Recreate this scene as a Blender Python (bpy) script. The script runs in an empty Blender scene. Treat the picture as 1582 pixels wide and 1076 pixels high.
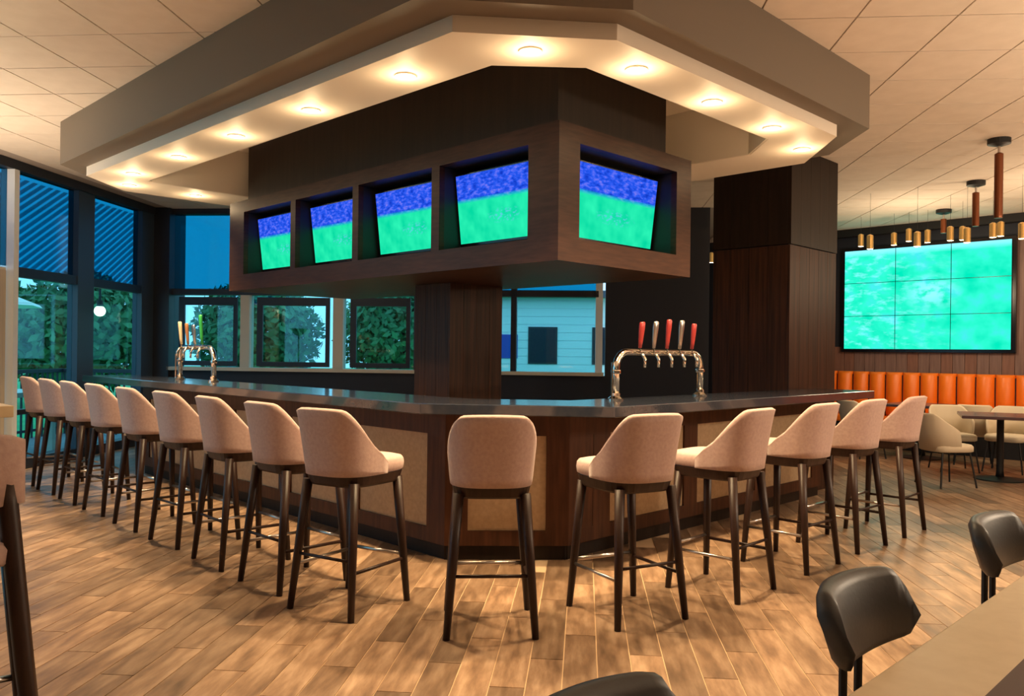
import bpy, bmesh, math, random
from mathutils import Vector, Matrix
random.seed(7)
R = math.radians
S = bpy.context.scene
COL = S.collection

# ------------------------------------------------------------------ camera, world, exposure
FPX, EYE, ROLL = 1270.0, 1.40, 0.7
cd = bpy.data.cameras.new('camera')
cam = bpy.data.objects.new('camera', cd); COL.objects.link(cam)
cd.sensor_fit = 'HORIZONTAL'; cd.sensor_width = 36.0
cd.lens = FPX / 1582.0 * 36.0
cd.shift_y = 7.0 / 1582.0
cd.clip_start = 0.05; cd.clip_end = 300
cam.matrix_world = Matrix.Translation((0, 0, EYE)) @ Matrix.Rotation(R(90), 4, 'X') @ Matrix.Rotation(R(ROLL), 4, 'Z')
S.camera = cam

S.view_settings.view_transform = 'Standard'
S.view_settings.look = 'None'
S.view_settings.gamma = 1.0
S.view_settings.exposure = 0.42
S.view_settings.use_curve_mapping = False

W = bpy.data.worlds.new('dusk_sky'); S.world = W; W.use_nodes = True
bg = W.node_tree.nodes['Background']
bg.inputs[0].default_value = (0.36, 0.62, 0.86, 1)
bg.inputs[1].default_value = 1.6

WARM = (1.0, 0.70, 0.40)
def lamp(name, kind, loc, power, color=WARM, **kw):
    l = bpy.data.lights.new(name, kind); l.energy = power; l.color = color
    for k, v in kw.items(): setattr(l, k, v)
    o = bpy.data.objects.new(name, l); COL.objects.link(o); o.location = loc
    return o

# ------------------------------------------------------------------ frames
BARA = R(45)          # the bar, its soffit and the video wall stand at 45 degrees to the camera
ROOMA = R(-5)         # floor planks, ceiling grid and glazing
def bw(X, Y, z=0.0):
    c = math.cos(BARA); s = math.sin(BARA)
    return (X * c - Y * s, X * s + Y * c, z)
def rw(X, Y, z=0.0):
    c = math.cos(ROOMA); s = math.sin(ROOMA)
    return (X * c - Y * s, X * s + Y * c, z)
def project(p):
    c, s = math.cos(R(ROLL)), math.sin(R(ROLL))
    x = p[0] / p[1] * FPX; z = (p[2] - EYE) / p[1] * FPX
    return 791 + x * c + z * s, 545 - (-x * s + z * c)

# ------------------------------------------------------------------ materials
def mat(name, color, rough=0.5, metal=0.0, spec=0.5, noise=None, bump=None, emit=None, coat=0.0, sheen=0.0):
    m = bpy.data.materials.new(name); m.use_nodes = True
    nt = m.node_tree; b = nt.nodes['Principled BSDF']
    b.inputs['Base Color'].default_value = (*color, 1)
    b.inputs['Roughness'].default_value = rough
    b.inputs['Metallic'].default_value = metal
    b.inputs['Specular IOR Level'].default_value = spec
    b.inputs['Coat Weight'].default_value = coat
    b.inputs['Sheen Weight'].default_value = sheen
    if emit:
        b.inputs['Emission Color'].default_value = (*emit[0], 1); b.inputs['Emission Strength'].default_value = emit[1]
    tc = None
    if noise or bump:
        tc = nt.nodes.new('ShaderNodeTexCoord'); mp = nt.nodes.new('ShaderNodeMapping')
        nt.links.new(tc.outputs['Object'], mp.inputs['Vector'])
    if noise:
        c2, scale, stretch = noise
        mp.inputs['Scale'].default_value = stretch
        n = nt.nodes.new('ShaderNodeTexNoise'); n.inputs['Scale'].default_value = scale; n.inputs['Detail'].default_value = 5
        r = nt.nodes.new('ShaderNodeValToRGB')
        r.color_ramp.elements[0].position = 0.32; r.color_ramp.elements[1].position = 0.70
        r.color_ramp.elements[0].color = (*color, 1); r.color_ramp.elements[1].color = (*c2, 1)
        nt.links.new(mp.outputs[0], n.inputs['Vector']); nt.links.new(n.outputs['Fac'], r.inputs[0]); nt.links.new(r.outputs[0], b.inputs['Base Color'])
    if bump:
        scale, dist = bump
        n2 = nt.nodes.new('ShaderNodeTexNoise'); n2.inputs['Scale'].default_value = scale; n2.inputs['Detail'].default_value = 3
        nt.links.new(tc.outputs['Object'], n2.inputs['Vector'])
        bp = nt.nodes.new('ShaderNodeBump'); bp.inputs['Strength'].default_value = 0.4; bp.inputs['Distance'].default_value = dist
        nt.links.new(n2.outputs['Fac'], bp.inputs['Height']); nt.links.new(bp.outputs[0], b.inputs['Normal'])
    return m

def plank_mat(name, island):
    m = bpy.data.materials.new(name); m.use_nodes = True
    nt = m.node_tree; N = nt.nodes.new; L = nt.links.new; b = nt.nodes['Principled BSDF']
    if island:
        g = N('ShaderNodeNewGeometry'); rnd = g.outputs['Random Per Island']
    else:
        g = N('ShaderNodeObjectInfo'); rnd = g.outputs['Random']
    tc = N('ShaderNodeTexCoord'); add = N('ShaderNodeVectorMath'); add.operation = 'ADD'
    cmb = N('ShaderNodeCombineXYZ'); mul = N('ShaderNodeMath'); mul.operation = 'MULTIPLY'; mul.inputs[1].default_value = 37.0
    L(rnd, mul.inputs[0]); L(mul.outputs[0], cmb.inputs[0]); L(mul.outputs[0], cmb.inputs[1])
    L(tc.outputs['Object'], add.inputs[0]); L(cmb.outputs[0], add.inputs[1])
    mp = N('ShaderNodeMapping'); mp.inputs['Scale'].default_value = (9.0, 1.6, 1.0); L(add.outputs[0], mp.inputs['Vector'])
    n = N('ShaderNodeTexNoise'); n.inputs['Scale'].default_value = 1.7; n.inputs['Detail'].default_value = 6; n.inputs['Roughness'].default_value = 0.62
    L(mp.outputs[0], n.inputs['Vector'])
    r = N('ShaderNodeValToRGB')
    for i, (p, c) in enumerate([(0.28, (0.105, 0.062, 0.038)), (0.48, (0.225, 0.138, 0.082)), (0.72, (0.385, 0.262, 0.170))]):
        e = r.color_ramp.elements[i] if i < 2 else r.color_ramp.elements.new(p)
        e.position = p; e.color = (*c, 1)
    L(n.outputs['Fac'], r.inputs[0])
    hs = N('ShaderNodeHueSaturation')
    mr = N('ShaderNodeMapRange'); mr.inputs['To Min'].default_value = 0.62; mr.inputs['To Max'].default_value = 1.32
    L(rnd, mr.inputs['Value']); L(mr.outputs[0], hs.inputs['Value']); L(r.outputs[0], hs.inputs['Color'])
    L(hs.outputs[0], b.inputs['Base Color'])
    rr = N('ShaderNodeMapRange'); rr.inputs['To Min'].default_value = 0.30; rr.inputs['To Max'].default_value = 0.5
    L(n.outputs['Fac'], rr.inputs['Value']); L(rr.outputs[0], b.inputs['Roughness'])
    b.inputs['Specular IOR Level'].default_value = 0.4
    return m

def glass_mat(name, tint, gloss=0.07, rough=0.02):
    m = bpy.data.materials.new(name); m.use_nodes = True
    nt = m.node_tree; nt.nodes.remove(nt.nodes['Principled BSDF'])
    t = nt.nodes.new('ShaderNodeBsdfTransparent'); t.inputs[0].default_value = (*tint, 1)
    g = nt.nodes.new('ShaderNodeBsdfGlossy'); g.inputs['Roughness'].default_value = rough
    x = nt.nodes.new('ShaderNodeMixShader'); x.inputs[0].default_value = gloss
    nt.links.new(t.outputs[0], x.inputs[1]); nt.links.new(g.outputs[0], x.inputs[2])
    nt.links.new(x.outputs[0], nt.nodes['Material Output'].inputs[0])
    return m

def emit_mat(name, color, strength):
    m = bpy.data.materials.new(name); m.use_nodes = True
    nt = m.node_tree; nt.nodes.remove(nt.nodes['Principled BSDF'])
    e = nt.nodes.new('ShaderNodeEmission'); e.inputs[0].default_value = (*color, 1); e.inputs[1].default_value = strength
    nt.links.new(e.outputs[0], nt.nodes['Material Output'].inputs[0])
    return m

def screen_mat(name, kind, strength):
    """football broadcast: blue crowd band over a green pitch ('match'), or a washed-out wide pitch ('wall').
    Uses the UV map of the screen mesh (0..1)."""
    m = bpy.data.materials.new(name); m.use_nodes = True
    nt = m.node_tree; N = nt.nodes.new; L = nt.links.new; nt.nodes.remove(nt.nodes['Principled BSDF'])
    uv = N('ShaderNodeUVMap'); sep = N('ShaderNodeSeparateXYZ'); L(uv.outputs[0], sep.inputs[0])
    e = N('ShaderNodeEmission'); e.inputs[1].default_value = strength
    def noise(sc, detail, stretch=(1, 1, 1), rough=0.5):
        mp = N('ShaderNodeMapping'); mp.inputs['Scale'].default_value = stretch; L(uv.outputs[0], mp.inputs[0])
        n = N('ShaderNodeTexNoise'); n.inputs['Scale'].default_value = sc; n.inputs['Detail'].default_value = detail; n.inputs['Roughness'].default_value = rough
        L(mp.outputs[0], n.inputs['Vector']); return n.outputs['Fac']
    def ramp(src, stops):
        r = N('ShaderNodeValToRGB'); L(src, r.inputs[0])
        for i, (p, c) in enumerate(stops):
            el = r.color_ramp.elements[i] if i < 2 else r.color_ramp.elements.new(p)
            el.position = p; el.color = (*c, 1)
        return r.outputs[0]
    def mix(fac, a, b):
        x = N('ShaderNodeMix'); x.data_type = 'RGBA'
        if isinstance(fac, float): x.inputs[0].default_value = fac
        else: L(fac, x.inputs[0])
        L(a, x.inputs[6]); L(b, x.inputs[7]); return x.outputs[2]
    def step(src, lo, hi):
        r = N('ShaderNodeMapRange'); r.inputs['From Min'].default_value = lo; r.inputs['From Max'].default_value = hi; L(src, r.inputs[0]); return r.outputs[0]
    def mul(a, b):
        x = N('ShaderNodeMath'); x.operation = 'MULTIPLY'; L(a, x.inputs[0]); L(b, x.inputs[1]); return x.outputs[0]
    if kind == 'match':
        crowd = ramp(noise(15, 2, (1, 1.2, 1), 0.6), [(0.30, (0.004, 0.030, 0.42)), (0.50, (0.015, 0.075, 0.66)), (0.66, (0.10, 0.13, 0.70)), (0.78, (0.34, 0.20, 0.45))])
        pitch = ramp(noise(3.5, 2, (2, 1, 1)), [(0.3, (0.0, 0.52, 0.27)), (0.7, (0.02, 0.70, 0.36))])
        base = mix(step(sep.outputs[1], 0.655, 0.585), crowd, pitch)
        # bright touchline board between crowd and pitch
        blob = N('ShaderNodeVectorMath'); blob.operation = 'DISTANCE'; blob.inputs[1].default_value = (0.56, 0.34, 0)
        mp = N('ShaderNodeMapping'); mp.inputs['Scale'].default_value = (1, 1.9, 1); mp.inputs['Location'].default_value = (0, -0.306, 0); L(uv.outputs[0], mp.inputs[0]); L(mp.outputs[0], blob.inputs[0])
        near = step(blob.outputs['Value'], 0.24, 0.03)
        sp = step(noise(30, 2), 0.52, 0.62)
        wh = N('ShaderNodeRGB'); wh.outputs[0].default_value = (0.10, 0.42, 0.66, 1)
        col = mix(mul(near, sp), base, wh.outputs[0])
    else:
        base = ramp(noise(5, 3, (1.4, 1, 1)), [(0.32, (0.0, 0.62, 0.38)), (0.52, (0.02, 0.72, 0.48)), (0.70, (0.05, 0.62, 0.66))])
        wh = N('ShaderNodeRGB'); wh.outputs[0].default_value = (0.22, 0.76, 0.86, 1)
        haze = step(noise(7, 3, (1.5, 2.2, 1), 0.6), 0.50, 0.70)
        left = step(sep.outputs[0], 0.75, 0.05)
        col = mix(mul(haze, left), base, wh.outputs[0])
        top = step(sep.outputs[1], 0.93, 0.985); col = mix(top, col, wh.outputs[0])
        blob = N('ShaderNodeVectorMath'); blob.operation = 'DISTANCE'; blob.inputs[1].default_value = (0.55, 0.55, 0); L(uv.outputs[0], blob.inputs[0])
        nb = mul(step(blob.outputs['Value'], 0.19, 0.04), step(noise(13, 3), 0.40, 0.55)); col = mix(nb, col, wh.outputs[0])
    L(col, e.inputs[0]); L(e.outputs[0], nt.nodes['Material Output'].inputs[0])
    return m

M = {}
M['plank'] = plank_mat('wood_look_tile', False); M['plank_far'] = plank_mat('wood_look_tile_far', True)
M['grout'] = mat('sand_grout', (0.62, 0.44, 0.27), 0.8)
M['tile'] = mat('ceiling_tile', (0.72, 0.63, 0.54), 0.9, noise=((0.78, 0.69, 0.60), 6, (1, 1, 1)))
M['grid'] = mat('ceiling_grid', (0.38, 0.32, 0.28), 0.8)
M['taupe'] = mat('taupe_paint', (0.165, 0.132, 0.100), 0.6)
M['white_paint'] = mat('warm_white_paint', (0.80, 0.72, 0.62), 0.6)
M['far_wall'] = mat('brown_grey_paint', (0.16, 0.13, 0.11), 0.7)
M['walnut'] = mat('walnut', (0.020, 0.010, 0.0075), 0.5, spec=0.25, noise=((0.066, 0.025, 0.013), 3, (14, 14, 0.5)))
M['walnut_h'] = mat('walnut_horizontal', (0.024, 0.0085, 0.0045), 0.42, spec=0.22, noise=((0.046, 0.0175, 0.009), 3, (2, 2, 16)))
M['espresso'] = mat('espresso_panel', (0.012, 0.007, 0.005), 0.5, spec=0.25, noise=((0.022, 0.012, 0.008), 3, (8, 8, 0.6)))
M['mahogany'] = mat('mahogany', (0.042, 0.0145, 0.007), 0.45, spec=0.25, noise=((0.085, 0.030, 0.0135), 3, (10, 10, 1)))
M['panel'] = mat('beige_panel', (0.38, 0.265, 0.16), 0.7, noise=((0.46, 0.325, 0.20), 40, (1, 1, 1)))
M['slab'] = mat('dark_stone', (0.020, 0.026, 0.042), 0.13, spec=0.6, noise=((0.032, 0.036, 0.048), 22, (1, 1, 1)), coat=0.2)
M['fabric'] = mat('blush_fabric', (0.455, 0.315, 0.285), 0.9, noise=((0.535, 0.38, 0.345), 60, (1, 1, 1)), bump=(220, 0.0015), sheen=0.25)
M['stool_wood'] = mat('dark_walnut_leg', (0.020, 0.009, 0.007), 0.42, spec=0.35, noise=((0.036, 0.016, 0.011), 3, (20, 20, 1)))
M['steel'] = mat('brushed_steel', (0.55, 0.50, 0.47), 0.28, 1.0)
M['chrome'] = mat('chrome', (0.86, 0.80, 0.72), 0.10, 1.0)
M['black'] = mat('matte_black', (0.008, 0.008, 0.010), 0.55)
M['bezel'] = mat('gloss_black', (0.006, 0.006, 0.008), 0.2)
M['leather'] = mat('black_leather', (0.036, 0.038, 0.044), 0.45, bump=(90, 0.001))
M['beige_top'] = mat('beige_laminate', (0.60, 0.47, 0.29), 0.42, noise=((0.66, 0.53, 0.345), 14, (1, 1, 1)))
M['runner'] = mat('brown_runner', (0.075, 0.035, 0.028), 0.6)
M['navy_wall'] = mat('navy_wall', (0.013, 0.017, 0.030), 0.6)
M['frame_dark'] = mat('dark_window_frame', (0.018, 0.022, 0.034), 0.45)
M['frame_blue'] = mat('slate_mullion', (0.035, 0.058, 0.090), 0.4)
M['cream'] = mat('cream_paint', (0.66, 0.60, 0.48), 0.5)
M['door'] = mat('cream_board', (0.50, 0.44, 0.36), 0.6, noise=((0.58, 0.51, 0.41), 3, (12, 12, 0.6)))
M['glass'] = glass_mat('clear_glass', (0.62, 0.90, 0.92))
M['glass_blue'] = glass_mat('blue_solar_shade', (0.055, 0.42, 0.54), 0.05, 0.1)
M['slat_clear'] = glass_mat('frosted_blue_slat', (0.42, 0.55, 0.62), 0.12, 0.4)
M['wallwood'] = mat('grey_brown_board', (0.16, 0.095, 0.085), 0.5, noise=((0.24, 0.15, 0.13), 3, (10, 10, 0.7)))
M['wallwood2'] = mat('red_brown_board', (0.17, 0.08, 0.060), 0.5, noise=((0.24, 0.12, 0.09), 3, (10, 10, 0.7)))
M['orange'] = mat('orange_leather', (0.90, 0.20, 0.010), 0.42)
M['cream_seat'] = mat('cream_upholstery', (0.66, 0.57, 0.43), 0.6)
M['table_dark'] = mat('plum_brown_tabletop', (0.080, 0.045, 0.055), 0.25)
M['copper'] = mat('aged_copper', (0.20, 0.060, 0.022), 0.35, 0.6)
M['brass'] = mat('brass', (0.72, 0.44, 0.15), 0.25, 1.0, emit=((1.0, 0.55, 0.15), 0.12))
M['bulb'] = emit_mat('warm_bulb', (1.0, 0.74, 0.42), 14.0)
M['lens'] = emit_mat('downlight_lens', (1.0, 0.83, 0.52), 30.0)
M['globe'] = emit_mat('added_opal_globe', (1.0, 0.80, 0.56), 6.0)  # glow of the added pendants and of the reflection stand-in
M['screen'] = screen_mat('football_screen', 'match', 1.0)
M['screen_wall'] = screen_mat('football_wall', 'wall', 1.05)
M['lawn'] = mat('lawn', (0.05, 0.36, 0.13), 0.9, noise=((0.09, 0.50, 0.18), 2, (1, 1, 1)))
M['paving'] = mat('patio_paving', (0.20, 0.22, 0.24), 0.8)
M['slat'] = mat('slate_slat', (0.42, 0.55, 0.62), 0.6)
M['leaf'] = mat('leaf', (0.025, 0.13, 0.055), 0.7, noise=((0.07, 0.27, 0.10), 0.9, (1, 1, 1)))
M['bark'] = mat('bark', (0.06, 0.05, 0.045), 0.9)
M['pale'] = mat('pale_render', (0.78, 0.84, 0.88), 0.7)
M['blue_sign'] = mat('blue_panel', (0.02, 0.06, 0.42), 0.5)
M['canvas'] = mat('off_white_canvas', (0.80, 0.80, 0.72), 0.8)
M['green_tap'] = mat('green_enamel', (0.03, 0.33, 0.06), 0.3)
M['red_tap'] = mat('red_enamel', (0.30, 0.03, 0.03), 0.3)
M['cream_tap'] = mat('cream_enamel', (0.72, 0.58, 0.36), 0.4)
M['brown_tap'] = mat('tan_wood', (0.34, 0.15, 0.06), 0.4)

# ------------------------------------------------------------------ mesh helpers
class MB:
    def __init__(s): s.v = []; s.f = []; s.uv = None
    def box(s, x0, x1, y0, y1, z0, z1):
        n = len(s.v)
        s.v += [(x0, y0, z0), (x1, y0, z0), (x1, y1, z0), (x0, y1, z0), (x0, y0, z1), (x1, y0, z1), (x1, y1, z1), (x0, y1, z1)]
        s.f += [tuple(n + i for i in q) for q in ((3, 2, 1, 0), (4, 5, 6, 7), (0, 1, 5, 4), (1, 2, 6, 5), (2, 3, 7, 6), (3, 0, 4, 7))]
        return s
    def prism(s, poly, z0, z1):
        n = len(s.v); k = len(poly)
        s.v += [(x, y, z0) for x, y in poly] + [(x, y, z1) for x, y in poly]
        s.f += [tuple(range(n + k - 1, n - 1, -1)), tuple(range(n + k, n + 2 * k))]
        s.f += [(n + i, n + (i + 1) % k, n + k + (i + 1) % k, n + k + i) for i in range(k)]
        return s
    def ring(s, outer, inner, z0, z1):
        n = len(s.v); k = len(outer)
        for p, z in ((outer, z0), (inner, z0), (outer, z1), (inner, z1)): s.v += [(x, y, z) for x, y in p]
        for i in range(k):
            j = (i + 1) % k; o0, i0, o1, i1 = n, n + k, n + 2 * k, n + 3 * k
            s.f += [(o0 + i, i0 + i, i0 + j, o0 + j), (o1 + i, o1 + j, i1 + j, i1 + i), (o0 + i, o0 + j, o1 + j, o1 + i), (i0 + i, i1 + i, i1 + j, i0 + j)]
        return s
    def rings(s, rows, closed=True, caps=True):
        """rows: list of equal-length loops of 3-D points, skinned together"""
        n = len(s.v); k = len(rows[0])
        for r in rows: s.v += [tuple(p) for p in r]
        for a in range(len(rows) - 1):
            for i in range(k if closed else k - 1):
                j = (i + 1) % k
                s.f.append((n + a * k + i, n + a * k + j, n + (a + 1) * k + j, n + (a + 1) * k + i))
        if caps:
            s.f += [tuple(n + i for i in range(k - 1, -1, -1)), tuple(n + (len(rows) - 1) * k + i for i in range(k))]
        return s
    def tube(s, pts, rad, k=10, caps=True):
        pts = [Vector(p) for p in pts]; rows = []
        rad = rad if isinstance(rad, (list, tuple)) else [rad] * len(pts)
        up = None
        for i, p in enumerate(pts):
            d = (pts[min(i + 1, len(pts) - 1)] - pts[max(i - 1, 0)]).normalized()
            if up is None:
                up = Vector((0, 0, 1)) if abs(d.z) < 0.9 else Vector((0, 1, 0))
            a = d.cross(up).normalized(); b = a.cross(d).normalized(); up = b
            rows.append([p + (a * math.cos(t) + b * math.sin(t)) * rad[i] for t in (2 * math.pi * q / k for q in range(k))])
        return s.rings(rows, True, caps)
    def lathe(s, prof, cx=0, cy=0, k=20):
        return s.rings([[(cx + r * math.cos(2 * math.pi * q / k), cy + r * math.sin(2 * math.pi * q / k), z) for q in range(k)] for r, z in prof])
    def build(s, name, material, parent=None, loc=(0, 0, 0), rotz=0.0, smooth=False, bevel=0.0, segs=2):
        me = bpy.data.meshes.new(name); me.from_pydata([tuple(v) for v in s.v], [], s.f); me.update()
        bm = bmesh.new(); bm.from_mesh(me); bmesh.ops.recalc_face_normals(bm, faces=bm.faces); bm.to_mesh(me); bm.free()
        me.materials.append(M[material] if isinstance(material, str) else material)
        if smooth:
            for p in me.polygons: p.use_smooth = True
        o = bpy.data.objects.new(name, me); COL.objects.link(o)
        if parent: o.parent = parent
        o.location = loc; o.rotation_euler.z = rotz
        if bevel:
            b = o.modifiers.new('bevel', 'BEVEL'); b.width = bevel; b.segments = segs; b.limit_method = 'ANGLE'; b.angle_limit = R(40)
        if smooth == 'auto':
            pass
        return o
def box(name, x0, x1, y0, y1, z0, z1, material, parent=None, bevel=0.0, **kw):
    return MB().box(x0, x1, y0, y1, z0, z1).build(name, material, parent, bevel=bevel, **kw)

def tag(o, label=None, cat=None, group=None, kind=None):
    if label: o['label'] = label
    if cat: o['category'] = cat
    if group: o['group'] = group
    if kind: o['kind'] = kind
    return o
def empty(name, loc=(0, 0, 0), rotz=0.0):
    o = bpy.data.objects.new(name, None); COL.objects.link(o); o.location = loc; o.rotation_euler.z = rotz
    o.empty_display_size = 0.1
    return o
def thing(name, label, cat, loc=(0, 0, 0), rotz=0.0, group=None):
    return tag(empty(name, loc, rotz), label, cat, group)
def copy_tree(o, parent=None):
    c = o.copy(); COL.objects.link(c); c.parent = parent
    for ch in list(o.children): copy_tree(ch, c)
    return c
def place(proto, used, loc, rotz, label, group=None):
    o = proto if not used else copy_tree(proto)
    o.location = loc; o.rotation_euler.z = rotz; o['label'] = label
    if group: o['group'] = group
    return o
def share(name, me, parent, loc, rotz=0.0, scale=None):
    o = bpy.data.objects.new(name, me); COL.objects.link(o); o.parent = parent; o.location = loc; o.rotation_euler.z = rotz
    if scale: o.scale = scale
    return o
ORD = ['first', 'second', 'third', 'fourth', 'fifth', 'sixth', 'seventh', 'eighth', 'ninth', 'tenth', 'eleventh', 'twelfth']

CEIL = 3.48
# ------------------------------------------------------------------ floor
ROOM_PLAN = [(-6.6, -3.0), (13.5, -3.0), (13.5, 17.0), (1.72, 17.0), (1.72, 11.95), (-6.6, 11.95)]
floor = MB().prism(ROOM_PLAN, -0.08, -0.004).build('floor', 'grout', rotz=ROOMA)
tag(floor, kind='structure')
PW, PL, GAP = 0.152, 0.91, 0.005
pm = MB()
def plank_box(mb, cx, cy, z1=0.0, z0=-0.006):
    return mb.box(cx - PW / 2 + GAP / 2, cx + PW / 2 - GAP / 2, cy - PL / 2 + GAP / 2, cy + PL / 2 - GAP / 2, z0, z1)
cand = []
for i in range(-43, 60):
    off = (i * 0.37) % 1.0 * PL
    for j in range(-3, 17):
        cx = i * PW; cy = j * PL + off
        if cx < -6.3 or cx > 12 or (cy > 11.3 and cx < 1.85): continue
        wx, wy, _ = rw(cx, cy)
        if wy < 0.9: continue
        px, py = project((wx, wy, 0.0))
        mg = 120 + 500 / wy
        if not (-mg < px < 1582 + mg and py < 1076 + 420 / wy * 1.6): continue
        cand.append((wy, wx, cx, cy))
def bar_front_hidden(wx, wy):
    X = (wx + wy) * 0.70711; Y = (wy - wx) * 0.70711
    return X > 3.8 and Y > 3.8 and X < 7 and Y < 9
cand = [c for c in cand if not bar_front_hidden(c[1], c[0])]
cand.sort()
pme = None
far = MB()
for n, (wy, wx, cx, cy) in enumerate(cand):
    if n < 300:
        if pme is None:
            p0 = plank_box(MB(), 0, 0).build('plank', 'plank', floor, loc=(cx, cy, 0)); pme = p0.data
        else:
            share('plank', pme, floor, (cx, cy, 0))
    else:
        plank_box(far, cx, cy)
fo = far.build('plank_field', 'plank_far', floor); tag(fo, kind='stuff')

# ------------------------------------------------------------------ ceiling
ceil = MB().prism(ROOM_PLAN, CEIL + 0.008, CEIL + 0.10).build('ceiling', 'grid', rotz=ROOMA)
tag(ceil, kind='structure')
TW = 0.60; tc_ = []
for i in range(-11, 23):
    for j in range(-5, 28):
        cx = i * TW + 0.14; cy = j * TW + 0.1
        if cx < -6.2 or cx > 13.1 or (cy > 11.62 and cx < 2.05): continue
        wx, wy, _ = rw(cx, cy)
        X = (wx + wy) * 0.70711; Y = (wy - wx) * 0.70711
        if 3.5 < X < 6.2 and 3.5 < Y < 8.2: continue
        vis = False
        if wy > 0.6:
            px, py = project((wx, wy, CEIL)); vis = -60 < px < 1640 and py > -120
        tc_.append((0 if vis else 1, wy, cx, cy))
tc_.sort(); tme = None; tf = MB()
for n, (h, wy, cx, cy) in enumerate(tc_):
    if h == 0 and n < 300:
        if tme is None:
            t0 = MB().box(-TW / 2 + .006, TW / 2 - .006, -TW / 2 + .006, TW / 2 - .006, 0, 0.012).build('tile', 'tile', ceil, loc=(cx, cy, CEIL)); tme = t0.data
        else: share('tile', tme, ceil, (cx, cy, CEIL))
    else:
        tf.box(cx - TW / 2 + .006, cx + TW / 2 - .006, cy - TW / 2 + .006, cy + TW / 2 - .006, CEIL, CEIL + 0.012)
tag(tf.build('tile_field', 'tile', ceil), kind='stuff')

# ------------------------------------------------------------------ glazed wall on the left (room frame, x = -6.4)
wl = box('wall_left', -6.55, -6.35, 2.0, 11.95, -0.02, 0.12, 'frame_dark', rotz=ROOMA); tag(wl, kind='structure')
def wl_box(name, y0, y1, z0, z1, m, x0=-6.47, x1=-6.37): return box(name, x0, x1, y0, y1, z0, z1, m, wl)
wl_box('header', 2.0, 11.95, 3.38, 3.485, 'frame_dark', -6.5, -6.34)
wl_box('transom_rail', 8.72, 11.4, 2.19, 2.30, 'frame_dark')
wl_box('mullion', 9.84, 10.18, 0.12, 3.38, 'frame_blue', -6.5, -6.36)
wl_box('mullion', 11.34, 11.66, 0.12, 3.38, 'frame_blue', -6.5, -6.36)
wl_box('mullion', 8.64, 8.72, 0.12, 3.38, 'pale', -6.5, -6.34)
wl_box('mullion', 6.6, 6.8, 0.12, 3.38, 'frame_blue', -6.5, -6.36)
wl_box('corner_post', 11.66, 12.15, 0.0, 3.485, 'frame_dark', -6.55, -6.12)
for i, (y0, y1) in enumerate([(8.72, 9.84), (10.18, 11.34)]):
    w = MB().box(-6.44, -6.43, y0, y1, 0.12, 2.19).build('window_%d' % (i + 1), 'glass', rotz=ROOMA); tag(w, kind='structure')
    box('shade', -6.44, -6.43, y0, y1, 2.30, 3.38, 'glass_blue', w)
    box('low_rail', -6.46, -6.40, y0, y1, 0.62, 0.68, 'frame_dark', w)
w = MB().box(-6.44, -6.43, 6.8, 8.64, 2.30, 3.38).build('window_3', 'glass_blue', rotz=ROOMA); tag(w, kind='structure')
w = MB().box(-6.44, -6.43, 2.0, 6.6, 0.12, 3.38).build('window_4', 'glass', rotz=ROOMA); tag(w, kind='structure')
dr = MB().box(-6.46, -6.42, 6.82, 8.62, 0.05, 2.28).build('door_1', 'cream', rotz=ROOMA); tag(dr, kind='structure')
for k in range(12):
    y = 6.84 + k * 0.148
    box('board', -6.42, -6.40, y, y + 0.136, 0.08, 2.25, 'door', dr, bevel=0.006)
h = MB().tube([(-6.40, 8.35, 1.18), (-6.34, 8.35, 1.18), (-6.34, 7.9, 1.18), (-6.40, 7.9, 1.18)], 0.014).build('handle', 'frame_dark', dr)

# ------------------------------------------------------------------ back wall with windows (room frame, y = 11.8)
wb = box('wall_back', -6.2, 0.30, 11.75, 11.95, 0.0, 1.08, 'navy_wall', rotz=ROOMA); tag(wb, kind='structure')
def wb_box(name, x0, x1, z0, z1, m, y0=11.74, y1=11.9): return box(name, x0, x1, y0, y1, z0, z1, m, wb)
wb_box('window_sill', -6.15, 0.28, 1.08, 1.13, 'cream', 11.66, 11.92)
wb_box('header', -6.2, 0.30, 3.40, 3.485, 'frame_dark')
wb_box('transom_rail', -6.15, 0.20, 2.20, 2.29, 'frame_dark')
for x0, x1, z1, m in [(-5.06, -4.92, 2.2, 'cream'), (-3.66, -3.51, 2.2, 'cream'), (-2.46, -2.28, 3.4, 'frame_blue'), (-1.05, -0.97, 3.4, 'frame_dark'), (0.16, 0.26, 3.4, 'pale'), (-5.2, -5.14, 3.4, 'frame_dark'), (-3.6, -3.5, 3.4, 'frame_dark')]:
    wb_box('mullion', x0, x1, 1.13 if z1 < 3 or m != 'frame_dark' or x0 > -2 else 2.29, z1, m)
wb_box('transom_strip', -4.92, -2.46, 2.29, 2.33, 'cream', 11.70, 11.74)
for i, (x0, x1) in enumerate([(-6.12, -5.06), (-4.92, -3.66), (-3.51, -2.46), (-2.28, -1.05), (-0.97, 0.16)]):
    w = MB().box(x0, x1, 11.82, 11.83, 1.13, 2.20).build('window_%d' % (i + 5), 'glass', rotz=ROOMA); tag(w, kind='structure')
    box('shade', x0, x1, 11.82, 11.83, 2.29, 3.40, 'glass_blue', w)
    if i in (0, 1, 2):
        sash = MB().ring([(x0 + .10, 1.15), (x1 - .06, 1.15), (x1 - .06, 2.17), (x0 + .10, 2.17)], [(x0 + .19, 1.22), (x1 - .12, 1.22), (x1 - .12, 2.05), (x0 + .19, 2.05)], -0.03, 0.0)
        sash.v = [(a, 11.80 + c, b) for a, b, c in sash.v]
        sash.build('sash', 'frame_dark', w)
wd = box('wall_back_right', 0.30, 1.75, 11.78, 11.98, 0.0, CEIL + .005, 'navy_wall', rotz=ROOMA); tag(wd, kind='structure')
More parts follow.
